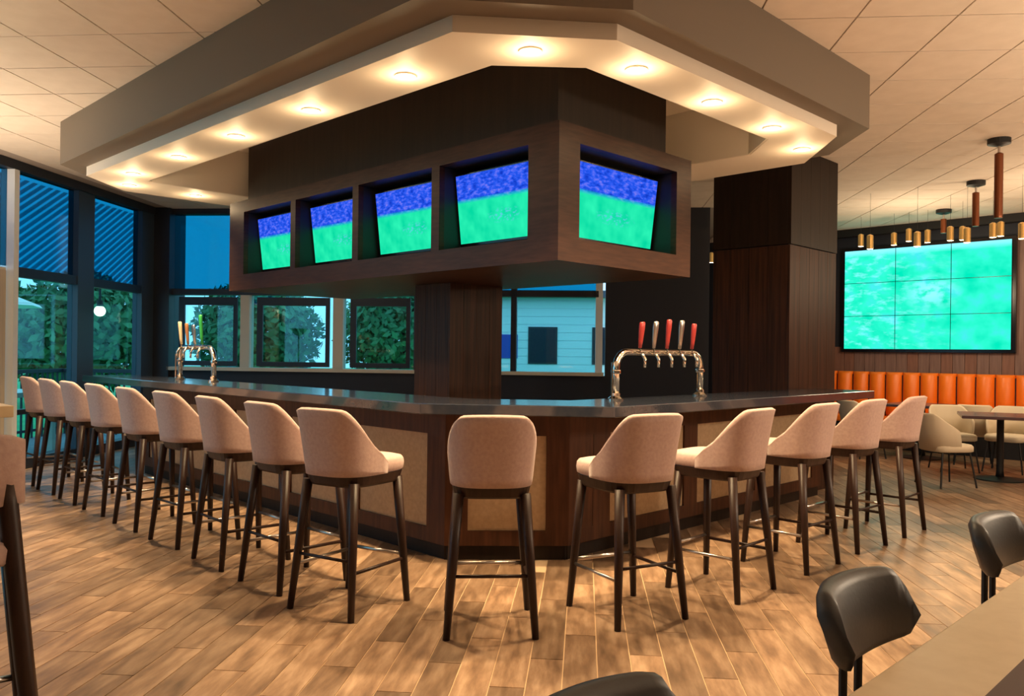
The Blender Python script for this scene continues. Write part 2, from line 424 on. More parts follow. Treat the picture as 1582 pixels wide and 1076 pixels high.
we = box('wall_return', 1.65, 1.75, 11.98, 16.9, 0.0, CEIL + .005, 'navy_wall', rotz=ROOMA); tag(we, kind='structure')

wf = box('wall_front', -6.55, 13.5, -2.95, -2.8, 0.0, CEIL + .005, 'far_wall', rotz=ROOMA); tag(wf, kind='structure')
ws = box('wall_side', 13.3, 13.45, -2.8, 9.0, 0.0, CEIL + .005, 'far_wall', rotz=ROOMA); tag(ws, kind='structure')
wn_ = box('wall_left_near', -6.55, -6.4, -2.8, 2.0, 0.0, CEIL + .005, 'far_wall', rotz=ROOMA); tag(wn_, kind='structure')
# ------------------------------------------------------------------ video-wall side (bar frame, X = 13.5)
wr = box('wall_right', 13.52, 13.7, -5.0, 9.05, 0.0, CEIL + .005, 'navy_wall', rotz=BARA); tag(wr, kind='structure')
rs = random.Random(3)
for k in range(46):
    y = -1.2 + k * 0.165
    if y > 6.3: break
    box('board', 13.50, 13.525, y, y + 0.158, 0.45, 3.16 if not 3.2 < y < 5.75 else 1.56, rs.choice(['wallwood', 'wallwood', 'wallwood2']) if y > 3.5 else rs.choice(['wallwood2', 'wallwood2', 'wallwood']), wr)
tr = box('trim_1', 13.36, 13.52, -5.0, 8.9, 3.36, CEIL + .003, 'black', rotz=BARA); tag(tr, kind='structure')

# ------------------------------------------------------------------ bulkhead over the bar
O1 = [(2.43, 3.10), (3.25, 2.44), (6.14, 2.44), (6.72, 3.0), (6.72, 8.35), (6.15, 8.93), (3.02, 8.93), (2.40, 8.33)]
O2 = [(2.68, 3.13), (3.33, 2.60), (5.88, 2.57), (6.52, 3.12), (6.52, 8.2), (6.0, 8.74), (3.12, 8.74), (2.60, 8.24)]
I2 = [(3.14, 3.33), (3.53, 2.97), (5.62, 2.97), (5.96, 3.3), (5.96, 7.8), (5.65, 8.08), (3.12, 8.08), (3.08, 8.04)]
bk = thing('ceiling_bulkhead', 'taupe stepped bulkhead with a white soffit hanging over the bar', 'bulkhead', rotz=BARA)
MB().ring(O1, I2, 3.085, CEIL + .004).build('fascia', 'taupe', bk)
MB().ring(O2, I2, 3.0, 3.087).build('soffit', 'white_paint', bk)
I3 = [(x + (.012 if x < 4.5 else -.012), y + (.012 if y < 5.5 else -.012)) for x, y in I2]
MB().ring(I2, I3, 3.003, CEIL - 0.018).build('coffer_lining', 'white_paint', bk)
MB().prism(I2, CEIL - 0.02, CEIL + 0.002).build('coffer_panel', 'white_paint', bk)

DL = [(3.13, 3.02), (2.92, 3.82), (2.91, 4.83), (2.88, 5.83), (2.87, 6.83), (2.86, 7.80), (3.04, 8.38), (3.72, 8.42), (3.74, 2.78), (4.55, 2.79), (5.35, 2.80), (6.06, 2.92)]
dl_lab = ['bright recessed downlight at the front chamfer of the white soffit'] + \
    ['recessed downlight in the left arm of the soffit, %s from the front corner' % ORD[i] for i in range(5)] + \
    ['recessed downlight at the far left corner of the white soffit', 'recessed downlight in the rear soffit beside the screen box'] + \
    ['recessed downlight in the right arm of the soffit, %s from the front corner' % ORD[i] for i in range(4)]
dproto = thing('recessed_downlight', 'x', 'light')
MB().ring([(0.062 * math.cos(a), 0.062 * math.sin(a)) for a in [2 * math.pi * q / 20 for q in range(20)]], [(0.046 * math.cos(a), 0.046 * math.sin(a)) for a in [2 * math.pi * q / 20 for q in range(20)]], -0.008, 0.0).build('trim_ring', 'white_paint', dproto)
MB().lathe([(0.045, -0.006), (0.045, 0.0)]).build('lens', 'lens', dproto)
for i, (X, Y) in enumerate(DL):
    place(dproto, i > 0, bw(X, Y, 3.0), 0, dl_lab[i], 'downlights in the bulkhead soffit')
    lamp('downlight_beam', 'SPOT', bw(X, Y, 2.975), 165, (1.0, 0.70, 0.38), spot_size=R(104), spot_blend=0.75, shadow_soft_size=0.04)
    lamp('downlight_glow', 'POINT', bw(X, Y, 2.90), 2.8, (1.0, 0.70, 0.38), shadow_soft_size=0.04)

# ------------------------------------------------------------------ unseen lamps added behind and beside the camera to brighten the room
gproto = thing('added_globe_pendant', 'x', 'lamp')  # invented pendants, added to light the scene mainly from the right
MB().lathe([(0.06, 0.985), (0.06, 1.0)]).build('canopy', 'black', gproto)
MB().tube([(0, 0, 0.15), (0, 0, 0.99)], 0.006, 6).build('cord', 'black', gproto)
gp = MB(); gp.lathe([(0.13 * math.sin(a) + 0.001, 0.13 * math.cos(a)) for a in [math.pi * q / 12 for q in range(13)]]); gp.build('globe', 'globe', gproto, smooth=True)
for i, (x, y, z, pw) in enumerate([(1.6, -1.4, 2.48, 10), (4.7, 4.1, 2.48, 185), (7.2, 5.6, 2.48, 120)]):
    place(gproto, i > 0, (x, y, z), 0, 'opal globe pendant added out of view for more light, %s from the left' % ORD[i], 'added globe pendants')
    lamp('added_globe_light', 'POINT', (x, y, z - 0.16), pw, (1.0, 0.78, 0.55), shadow_soft_size=0.15)

uproto = thing('added_torchiere', 'x', 'lamp')  # invented uplighters, added out of view to lift the ceiling brightness
MB().lathe([(.16, 0), (.16, .02), (.03, .05)]).build('base', 'black', uproto)
MB().tube([(0, 0, .04), (0, 0, 1.72)], .014, 8).build('pole', 'black', uproto)
MB().lathe([(.03, 1.70), (.12, 1.76), (.19, 1.86), (.185, 1.86), (.11, 1.77), (.02, 1.74)]).build('bowl', 'black', uproto)
for i, (x, y, pw) in enumerate([(-5.55, 6.9, 190), (-4.6, 3.0, 200), (-0.8, -1.2, 25), (2.9, 1.2, 190), (7.6, 6.6, 100)]):
    place(uproto, i > 0, (x, y, 0), 0, 'black torchiere added out of view to brighten the ceiling, %s from the left' % ORD[i], 'added torchiere uplighters')
    o = lamp('added_torchiere_beam', 'SPOT', (x, y, 1.84), pw, (1.0, 0.76, 0.52), spot_size=R(150), spot_blend=0.6, shadow_soft_size=0.10)
    o.rotation_euler = (R(180), 0, 0)

dp = thing('added_dome_pendant', 'black dome pendant added out of view to brighten the beige table', 'lamp', bw(2.9, 0.25, 0))  # invented lamp, added to throw light on the foreground table
MB().lathe([(.06, CEIL - .015), (.06, CEIL)]).build('canopy', 'black', dp)
MB().tube([(0, 0, 2.08), (0, 0, CEIL - .01)], .006, 6).build('cord', 'black', dp)
MB().lathe([(.20, 1.92), (.19, 1.98), (.12, 2.06), (.03, 2.10), (.028, 2.09), (.115, 2.05), (.185, 1.975), (.195, 1.92)]).build('shade', 'black', dp)
lamp('added_dome_light', 'SPOT', bw(2.9, 0.25, 2.0), 100, (1.0, 0.78, 0.52), spot_size=R(120), spot_blend=0.5, shadow_soft_size=0.06)

# ------------------------------------------------------------------ screen box over the bar
tvb = thing('screen_housing', 'dark walnut overhead housing with framed bays for televisions', 'housing', rotz=BARA)
box('upper_box', 4.02, 5.25, 3.62, 7.86, 2.86, CEIL - .015, 'espresso', tvb)
box('core', 4.16, 5.11, 3.76, 7.70, 2.02, 2.87, 'black', tvb)
FX0, FX1, FY0, FY1, FZ0, FZ1, OZ0, OZ1 = 3.88, 5.39, 3.48, 7.97, 1.99, 2.88, 2.145, 2.765
tk = 0.05
box('bottom_board', FX0, FX1, FY0, FY1, FZ0, FZ0 + .04, 'walnut_h', tvb)
box('top_board', FX0, FX1, FY0, FY1, FZ1 - .04, FZ1, 'walnut_h', tvb)
# left face (X = FX0)
box('top_rail', FX0, FX0 + tk, FY0, FY1, OZ1, FZ1 - .04, 'walnut_h', tvb)
box('bottom_rail', FX0, FX0 + tk, FY0, FY1, FZ0 + .04, OZ0, 'walnut_h', tvb)
LY = [(3.48, 3.75), (4.655, 4.745), (5.69, 5.775), (6.685, 6.77), (7.67, 7.97)]
for a, b in LY: box('stile', FX0, FX0 + tk, a, b, OZ0, OZ1, 'walnut_h', tvb)
for a, b in LY[1:4]: box('divider', FX0 + tk, 4.17, a, b, OZ0 - .08, OZ1 + .08, 'black', tvb)
box('recess_lining', FX0 + tk, 4.17, FY0 + tk, FY1 - tk, OZ1, OZ1 + .05, 'black', tvb)
box('recess_lining', FX0 + tk, 4.17, FY0 + tk, FY1 - tk, OZ0 - .05, OZ0, 'black', tvb)
box('recess_lining', FX0 + tk, 4.17, 7.67, FY1 - tk, OZ0, OZ1, 'black', tvb)
# right face (Y = FY0)
box('top_rail', FX0 + tk, FX1, FY0, FY0 + tk, OZ1, FZ1 - .04, 'walnut_h', tvb)
box('bottom_rail', FX0 + tk, FX1, FY0, FY0 + tk, FZ0 + .04, OZ0, 'walnut_h', tvb)
box('stile', FX0 + tk, 4.085, FY0, FY0 + tk, OZ0, OZ1, 'walnut_h', tvb)
box('stile', 5.20, FX1, FY0, FY0 + tk, OZ0, OZ1, 'walnut_h', tvb)
box('recess_lining', 4.17, FX1 - tk, FY0 + tk, 3.77, OZ1, OZ1 + .05, 'black', tvb)
box('recess_lining', 4.17, FX1 - tk, FY0 + tk, 3.77, OZ0 - .05, OZ0, 'black', tvb)
box('recess_lining', 5.20, FX1 - tk, FY0 + tk, 3.77, OZ0, OZ1, 'black', tvb)
# closed far and back faces
box('side_panel', FX0 + tk, FX1, FY1 - tk, FY1, FZ0 + .04, FZ1 - .04, 'walnut_h', tvb)
box('side_panel', FX1 - tk, FX1, FY0 + tk, FY1 - tk, FZ0 + .04, FZ1 - .04, 'walnut_h', tvb)

def quad_screen(name, w, h, m, parent, uv=((0, 0), (1, 1)), y=-0.0005, x0=0, z0=0):
    me = bpy.data.meshes.new(name)
    me.from_pydata([(x0 - w / 2, y, z0 - h / 2), (x0 + w / 2, y, z0 - h / 2), (x0 + w / 2, y, z0 + h / 2), (x0 - w / 2, y, z0 + h / 2)], [], [(0, 1, 2, 3)])
    l = me.uv_layers.new(name='UVMap')
    (a, b), (c, d) = uv
    for i, q in enumerate([(a, b), (c, b), (c, d), (a, d)]): l.data[i].uv = q
    me.materials.append(M[m]); o = bpy.data.objects.new(name, me); COL.objects.link(o); o.parent = parent
    return o
def television(w, h, loc, rotz, tilt, label, group):
    t = thing('television', label, 'television', loc, rotz, group)
    t.rotation_euler = (R(tilt), 0, rotz)
    MB().box(-w / 2 - .012, w / 2 + .012, 0, 0.045, -h / 2 - .022, h / 2 + .012).build('bezel', 'bezel', t, bevel=0.004)
    quad_screen('screen', w, h, 'screen', t, y=-0.002)
    return t
ys = [(3.75, 4.655), (4.745, 5.69), (5.775, 6.685), (6.77, 7.67)]
for i, (a, b) in enumerate(ys):
    television(0.87, 0.50, bw(4.055, (a + b) / 2, 2.455), R(45 - 90), 7,
               'television showing football in the left face of the housing, %s bay from the corner' % ORD[i], 'televisions in the housing')
television(1.06, 0.51, bw(4.640, 3.665, 2.455), R(45), 7, 'television showing football in the right face of the overhead housing', 'televisions in the housing')

# pillar under the housing
pl = thing('pillar', 'dark wood-clad pillar rising behind the bar under the screen housing', 'pillar', rotz=BARA)
box('core', 4.60, 5.16, 5.35, 5.77, 0, 1.99, 'espresso', pl)
for i in range(4): box('cladding_board', 4.57 + i * .155, 4.57 + i * .155 + .152, 5.32, 5.35, 0, 1.988, 'walnut', pl)
for i in range(3): box('cladding_board', 4.57, 4.60, 5.352 + i * .15, 5.352 + i * .15 + .147, 0, 1.988, 'walnut', pl)

# ------------------------------------------------------------------ wood column at the end of the bar
cl = thing('column', 'square walnut-panelled column standing behind the right end of the bar', 'column', rotz=BARA)
CX0, CX1, CY0, CY1 = 7.66, 8.72, 3.80, 4.66
box('core', CX0 + .03, CX1 - .03, CY0 + .03, CY1 - .03, 0, CEIL, 'black', cl)
for i in range(5):
    a = CX0 + i * (CX1 - CX0) / 5; b = CX0 + (i + 1) * (CX1 - CX0) / 5
    box('lower_board', a, b - .004, CY0, CY0 + .03, 0, 2.50, 'walnut', cl)
    box('upper_board', a, b - .002, CY0 - .008, CY0 + .03, 2.51, CEIL - .003, 'espresso', cl)
for i in range(4):
    a = CY0 + .031 + i * (CY1 - CY0 - .03) / 4; b = CY0 + .031 + (i + 1) * (CY1 - CY0 - .03) / 4
    box('lower_board', CX0, CX0 + .03, a, b - .004, 0, 2.50, 'walnut', cl)
    box('upper_board', CX0 - .008, CX0 + .03, a, b - .002, 2.51, CEIL - .003, 'espresso', cl)

# ------------------------------------------------------------------ bar
top = MB().prism([(3.28, 10.45), (3.28, 4.10), (4.07, 3.16), (8.16, 3.16), (8.16, 3.78), (4.36, 3.78), (3.90, 4.33), (3.90, 10.45)], 1.0, 1.07).build('stone_countertop', 'slab', rotz=BARA, bevel=0.006)
tag(top, 'long dark polished stone bar top with a chamfered front corner', 'counter')
bb = thing('panelled_bar', 'wood bar front with beige panels under the dark stone top', 'bar', rotz=BARA)
def seg_panels(p, q, bays, first, last, matp, th=0.10):
    """bar front from p to q (bar frame), rails, stiles and inset panels, each its own part"""
    p = Vector(p); q = Vector(q); L = (q - p).length; ang = math.atan2(q.y - p.y, q.x - p.x)
    def b(name, a0, a1, d0, d1, z0, z1, m):
        o = MB().box(a0, a1, d0, d1, z0, z1).build(name, m, bb, loc=(p.x, p.y, 0), rotz=ang); return o
    b('carcass', 0, L, 0.035, th, 0.10, 0.998, 'espresso')
    b('plinth', 0.0, L, 0.03, th, 0.0, 0.10, 'espresso')
    b('bottom_rail', 0, L, 0.0, 0.035, 0.10, 0.20, 'mahogany')
    b('top_rail', 0, L, 0.0, 0.035, 0.84, 0.998, 'mahogany')
    st = 0.19
    edges = [first + (L - first - last) * k / bays for k in range(bays + 1)]
    for k, e in enumerate(edges):
        w0 = max(0, e - st / 2); w1 = min(L, e + st / 2)
        if w1 - w0 > 0.02: b('stile', w0, w1, 0.0, 0.035, 0.20, 0.84, 'mahogany')
    if first > st: b('stile', 0, first - st / 2 - .004, 0, 0.035, 0.20, 0.84, 'mahogany')
    for k in range(bays):
        b('panel', edges[k] + st / 2, edges[k + 1] - st / 2, 0.015, 0.034, 0.20, 0.84, matp)
        m = (edges[k] + edges[k + 1]) / 2
seg_panels((3.58, 9.40), (3.58, 4.20), 5, 0.095, 0.095, 'panel')
seg_panels((3.58, 4.20), (4.20, 3.64), 1, 0.06, 0.06, 'panel')
seg_panels((4.20, 3.64), (8.05, 3.64), 3, 0.35, 0.10, 'panel')

# ------------------------------------------------------------------ beer towers
def beer_tower(label, loc, rotz, width, handles, hh):
    t = thing('beer_tower', label, 'beer tap', loc, rotz)
    hgt = 0.36; w = width / 2; r = 0.026
    path = [(-w, 0, 0.0), (-w, 0, hgt * .62)]
    for q in range(1, 6):
        a = math.pi / 2 * q / 5; path.append((-w + .12 * (1 - math.cos(a)), 0, hgt * .62 + .12 * math.sin(a)))
    for q in range(0, 6):
        a = math.pi / 2 * q / 5; path.append((w - .12 + .12 * math.sin(a), 0, hgt * .62 + .12 * math.cos(a)))
    path.append((w, 0, 0.0))
    MB().tube(path, r, 14).build('arch_pipe', 'chrome', t, smooth=True)
    for s in (-w, w):
        MB().lathe([(0.055, 0.0), (0.055, 0.012), (0.034, 0.03), (0.034, 0.05)], s, 0).build('base_flange', 'chrome', t)
        MB().lathe([(0.033, hgt * .52), (0.036, hgt * .54), (0.036, hgt * .58), (0.033, hgt * .6)], s, 0).build('collar', 'chrome', t)
    n = len(handles); zt = hgt * .62 + .12
    for i, m in enumerate(handles):
        x = -w * .62 + (2 * w * .62) * i / max(1, n - 1)
        f = MB().tube([(x, -.015, zt), (x, -.075, zt - .01), (x, -.10, zt - .05), (x, -.10, zt - .11)], [.012, .013, .012, .010], 10).build('faucet', 'chrome', t, smooth=True)
        z0 = zt + .03; hl = hh[i]
        MB().tube([(x, -.055, zt), (x, -.055, z0 + .02)], .007, 8).build('stem', 'chrome', f)
        rows = []
        for (u, wx, wy) in [(0, .012, .012), (.25, .020, .014), (.75, .030, .016), (.95, .030, .016), (1, .022, .012)]:
            rows.append([(x + wx * math.cos(a), -.055 + wy * math.sin(a) - u * .02, z0 + hl * u) for a in [2 * math.pi * k / 12 for k in range(12)]])
        MB().rings(rows).build('tap_handle', m, f, smooth=True)
    # drip tube beside the tower
    MB().tube([(-w - .07, -.02, 0), (-w - .07, -.02, .27)], .006, 8).build('side_tube', 'chrome', t)
    return t
beer_tower('chrome beer tower with cream, brown, steel and green handles on the left bar arm', bw(3.72, 8.35, 1.07), R(-45), 0.80, ['cream_tap', 'brown_tap', 'steel', 'green_tap'], [.24, .22, .20, .30])
beer_tower('chrome beer tower with red handles on the right bar arm beside the column', bw(5.22, 3.62, 1.07), R(45), 1.10, ['red_tap', 'steel', 'red_tap', 'steel', 'red_tap'], [.19, .2, .22, .22, .2])

# ------------------------------------------------------------------ bar stools
def sgnpow(v, p): return math.copysign(abs(v) ** p, v)
def make_stool():
    t = thing('bar_stool', 'x', 'bar stool')
    # wrap-around upholstered shell, open to the front (+y)
    NP, NH = 29, 9; PHI = R(98)
    def pt(phi, tt, inset):
        hw = 0.238 - inset; sc = 0.88 + 0.12 * tt ** 0.8
        x = hw * sc * sgnpow(math.sin(phi), 0.72)
        y = -hw * (0.95 + .05 * sc) * sgnpow(math.cos(phi), 0.72)
        return x, y
    def ztop(phi):
        a = abs(math.degrees(phi))
        if a <= 36: return 1.094 - 0.006 * (a / 36) ** 2
        u = (a - 36) / (98 - 36)
        return 1.088 - 0.285 * u ** 1.55
    rows = []
    for i in range(NP):
        phi = -PHI + 2 * PHI * i / (NP - 1); zt = ztop(phi); zb = 0.735
        prof = []
        for j in range(NH):
            tt = j / (NH - 1); z = zb + (zt - zb) * tt; hgt = (z - 0.735) / 0.355
            x, y = pt(phi, hgt, 0.0); prof.append((x, y - 0.055 * hgt ** 1.3, z - (0.008 if j == NH - 1 else 0)))
        x, y = pt(phi, (zt - .735) / .355, 0.02); prof.append((x, y - .055 * ((zt - .735) / .355) ** 1.3, zt + .004))
        for j in range(NH - 1, -1, -1):
            tt = j / (NH - 1); z = zb + (zt - zb) * tt; hgt = (z - 0.735) / 0.355
            x, y = pt(phi, hgt, 0.042); prof.append((x, y - 0.055 * hgt ** 1.3, z - (0.008 if j == NH - 1 else 0)))
        rows.append(prof)
    MB().rings(rows).build('back_shell', 'fabric', t, smooth=True)
    # cushion
    rows = []
    for (z, k) in [(0.735, .93), (0.745, .985), (0.775, 1.0), (0.80, .985), (0.814, .94), (0.822, .80), (0.826, .4)]:
        rows.append([(0.208 * k * sgnpow(math.cos(a), 0.55), 0.045 + 0.238 * k * sgnpow(math.sin(a), 0.55), z) for a in [2 * math.pi * q / 32 for q in range(32)]])
    MB().rings(rows).build('seat_cushion', 'fabric', t, smooth=True)
    rows = []
    for (z, k) in [(0.675, .90), (0.685, .94), (0.735, 1.0)]:
        rows.append([(0.203 * k * sgnpow(math.cos(a), 0.5), 0.03 + 0.235 * k * sgnpow(math.sin(a), 0.5), z) for a in [2 * math.pi * q / 28 for q in range(28)]])
    MB().rings(rows).build('seat_frame', 'stool_wood', t)
    feet = {}
    for sx in (-1, 1):
        for sy in (-1, 1):
            a = Vector((sx * 0.165, -0.165 if sy < 0 else 0.19, 0.70)); b = Vector((sx * 0.218, -0.235 if sy < 0 else 0.225, 0.0))
            feet[(sx, sy)] = (a, b)
            MB().tube([b, b.lerp(a, .5), a], [0.0175, 0.0235, 0.0275], 8).build('leg', 'stool_wood', t, smooth=True)
    def at(k, z): a, b = feet[k]; return b.lerp(a, z / 0.70)
    MB().tube([at((-1, 1), .26), at((1, 1), .26)], .011, 8).build('footrest', 'steel', t, smooth=True)
    MB().tube([at((-1, -1), .30), at((1, -1), .30)], .009, 8).build('stretcher', 'stool_wood', t, smooth=True)
    for sx in (-1, 1):
        MB().tube([at((sx, -1), .24), at((sx, 1), .24)], .010, 8).build('stretcher', 'steel' if sx < 0 else 'stool_wood', t, smooth=True)
    return t
stool = make_stool(); used = False
def put_stool(X, Y, ang, label, off=0.235):
    """X, Y: middle of the rear feet in the bar frame; ang: facing direction in the bar frame, degrees"""
    global used
    a = R(ang); X2 = X + off * math.cos(a); Y2 = Y + off * math.sin(a)
    place(stool, used, bw(X2, Y2, 0), BARA + a - R(90), label, 'upholstered stools around the bar'); used = True
LEFT = [(2.36, 3.77), (2.37, 4.44), (2.38, 5.15), (2.40, 5.89), (2.40, 6.63), (2.42, 7.40), (2.42, 8.08), (2.43, 8.75), (2.44, 9.42)]
for i, (X, Y) in enumerate(LEFT):
    put_stool(X, Y, [14, 2, -2, 2, 0, 1, -1, 2, 0][i], 'blush upholstered bar stool on the left side of the bar, %s from the corner' % ORD[i])
put_stool(2.77, 2.89, 49, 'blush upholstered bar stool facing the chamfered front corner, back square to the camera')
put_stool(3.53, 2.48, 73, 'blush upholstered bar stool just right of the chamfered corner, turned slightly left')
for i, (X, Y) in enumerate([(4.39, 2.36), (5.27, 2.36), (6.08, 2.36), (6.88, 2.34)]):
    put_stool(X, Y, [91, 88, 86, 90][i], 'blush upholstered bar stool on the right side of the bar, %s from the corner' % ORD[i + 1])
t = thing('frame_stool', 'wood-framed bar stool with an upholstered back pad, cut off at the left foreground', 'bar stool', (-1.737, 2.51, 0), R(33))
rows = []
for i in range(13):
    u = -1 + 2 * i / 12; x = .215 * u; y = -.15 + .05 * u * u
    zt, zb = 1.138 - .02 * abs(u) ** 6 - .004 * u * u, .905 + .012 * abs(u) ** 6
    rows.append([(x, y + g * .026, zb + (zt - zb) * f) for f, g in [(.05, -1), (.5, -1.1), (.95, -1), (1, 0), (.95, 1), (.5, 1), (.05, 1), (0, 0)]])
MB().rings(rows).build('back_pad', 'fabric', t, smooth=True)
for sx in (-1, 1):
    MB().tube([(sx * .265, -.27, 0), (sx * .215, -.20, .45), (sx * .170, -.125, .92), (sx * .165, -.12, 1.0)], [.021, .027, .029, .026], 8).build('rear_leg', 'stool_wood', t, smooth=True)
    MB().tube([(sx * .24, .27, 0), (sx * .18, .20, .74)], [.020, .027], 8).build('front_leg', 'stool_wood', t, smooth=True)
    MB().tube([(sx * .243, -.24, .20), (sx * .225, .245, .20)], .012, 8).build('stretcher', 'stool_wood', t, smooth=True)
MB().tube([(-.223, .25, .26), (.223, .25, .26)], .012, 8).build('footrest', 'steel', t, smooth=True)
MB().tube([(-.235, -.228, .30), (.235, -.228, .30)], .012, 8).build('stretcher', 'stool_wood', t, smooth=True)
MB().rings([[(.215 * k * sgnpow(math.cos(q), .5), .03 + .225 * k * sgnpow(math.sin(q), .5), z) for q in [2 * math.pi * w_ / 28 for w_ in range(28)]] for z, k in [(.74, .94), (.75, 1), (.79, 1), (.81, .95), (.818, .6)]]).build('seat', 'fabric', t, smooth=True)

# ------------------------------------------------------------------ foreground table and black chairs
tb = thing('dining_table', 'long beige table in the right foreground corner', 'table', rotz=BARA)
box('table_top', 0.9, 4.6, -0.25, 0.655, 0.715, 0.75, 'beige_top', tb, bevel=0.004)
for x in (1.55, 4.4):
    for y in (-0.1, 0.5): box('leg', x - .03, x + .03, y - .03, y + .03, 0, 0.715, 'stool_wood', tb)
rn = box('table_runner', 0.95, 4.55, -0.1, 0.465, 0.751, 0.756, 'runner', rotz=BARA)
tag(rn, 'dark brown strip lying along the beige foreground table', 'runner')
def make_black_chair():
    t = thing('dining_chair', 'x', 'chair')     # faces +y, sits behind table edge
    N = 21; rows = []
    for i in range(N):
        u = -1 + 2 * i / (N - 1); x = 0.205 * u; y = -0.205 + 0.055 * abs(u) ** 2.2
        zt = 0.856 - 0.004 * u * u - 2.0 * max(0, abs(u) - .86) ** 2
        zb = 0.668 + 0.020 * u * u + 2.0 * max(0, abs(u) - .86) ** 2
        th = 0.026
        loop = []
        for (f, g) in [(0.12, -1), (0.5, -1.15), (0.88, -1), (0.98, -.55), (1, 0), (0.98, .55), (0.88, 1), (0.5, 1.0), (0.12, 1), (0.02, .55), (0, 0), (0.02, -.55)]:
            lean = -0.05 * f
            loop.append((x, y + g * th + lean, zb + (zt - zb) * f))
        rows.append(loop)
    MB().rings(rows).build('backrest', 'leather', t, smooth=True)
    for s in (-1, 1):
        MB().tube([(s * .045, -.17, .44), (s * .045, -.225, .56), (s * .045, -.225, .72)], .011, 8).build('back_post', 'black', t)
    rows = []
    for (z, k) in [(0.42, .94), (0.43, 1), (0.465, 1), (0.48, .93), (0.485, .6)]:
        rows.append([(0.225 * k * sgnpow(math.cos(a), .5), 0.02 + 0.215 * k * sgnpow(math.sin(a), .5), z) for a in [2 * math.pi * q / 24 for q in range(24)]])
    MB().rings(rows).build('seat', 'leather', t, smooth=True)
    for sx in (-1, 1):
        for sy in (-1, 1):
            MB().tube([(sx * .20, .02 + sy * .20, 0), (sx * .17, .02 + sy * .17, .42)], [.010, .014], 8).build('leg', 'black', t)
    return t
bc = make_black_chair()
for i, (X, lab) in enumerate([(1.00, 'black leather low-back chair at the bottom edge of the picture'), (2.04, 'black leather low-back chair behind the beige table, shown whole above its edge'), (3.19, 'black leather low-back chair at the right edge, farthest along the beige table')]):
    place(bc, i > 0, bw(X, 0.615, 0), BARA + R(180), lab, 'black chairs along the beige table')

# ------------------------------------------------------------------ high table on the left
ht = thing('high_table', 'pale-topped high table at the left edge in front of the cream door', 'table', rotz=BARA)
box('table_top', 0.2, 1.28, 5.2, 5.9, 1.005, 1.07, 'beige_top', ht, bevel=0.005)
box('pedestal', 0.62, 0.86, 5.45, 5.65, 0.03, 1.005, 'stool_wood', ht); box('foot', 0.4, 1.08, 5.3, 5.8, 0, 0.03, 'black', ht)

# ------------------------------------------------------------------ video wall
vw = thing('video_wall', 'large football video wall of nine flat panels above the orange banquette', 'video wall', bw(13.44, 4.49, 2.325), R(45 - 90))
VW, VH = 2.42, 1.60
MB().box(-VW / 2 - .05, VW / 2 + .05, -.01, 0.055, -VH / 2 - .045, VH / 2 + .045).build('surround', 'bezel', vw)
for i in range(3):
    for j in range(3):
        pnl = MB().box(-VW / 2 + i * VW / 3 + .002, -VW / 2 + (i + 1) * VW / 3 - .002, -0.03, -.008, -VH / 2 + j * VH / 3 + .002, -VH / 2 + (j + 1) * VH / 3 - .002).build('screen_panel', 'bezel', vw)
        quad_screen('screen', VW / 3 - .009, VH / 3 - .008, 'screen_wall', pnl, ((i / 3, j / 3), ((i + 1) / 3, (j + 1) / 3)), y=-.0315, x0=-VW / 2 + (i + .5) * VW / 3, z0=-VH / 2 + (j + .5) * VH / 3)

# ------------------------------------------------------------------ orange banquette
bq = thing('banquette', 'orange channel-tufted leather banquette along the wall under the video wall', 'bench', rotz=BARA)
box('base', 12.92, 13.49, -0.4, 6.3, 0, 0.38, 'black', bq)
box('backboard', 13.36, 13.495, -0.4, 6.3, 0.38, 1.12, 'black', bq)
for k in range(26):
    y = -0.4 + k * .2575; rows = []
    for (x, z0, z1) in [(0, 0, 0)]: pass
    loopn = 10
    for (z, d, e) in [(0.46, .05, 0), (0.50, .11, 0), (0.80, .11, 0), (1.12, .09, 0), (1.155, .06, 0), (1.165, .02, .01)]:
        rows.append([(13.37 - d * math.sin(math.pi * q / loopn) ** .6, y + .003 + .251 * q / loopn, z) for q in range(loopn + 1)] + [(13.40, y + .254, z), (13.40, y + .003, z)])
    MB().rings(rows).build('back_channel', 'orange', bq, smooth=True)
for k in range(7):
    box('seat_cushion', 12.86, 13.30, -0.4 + k * .957, -0.4 + k * .957 + .95, 0.38, 0.48, 'orange', bq, bevel=0.03)

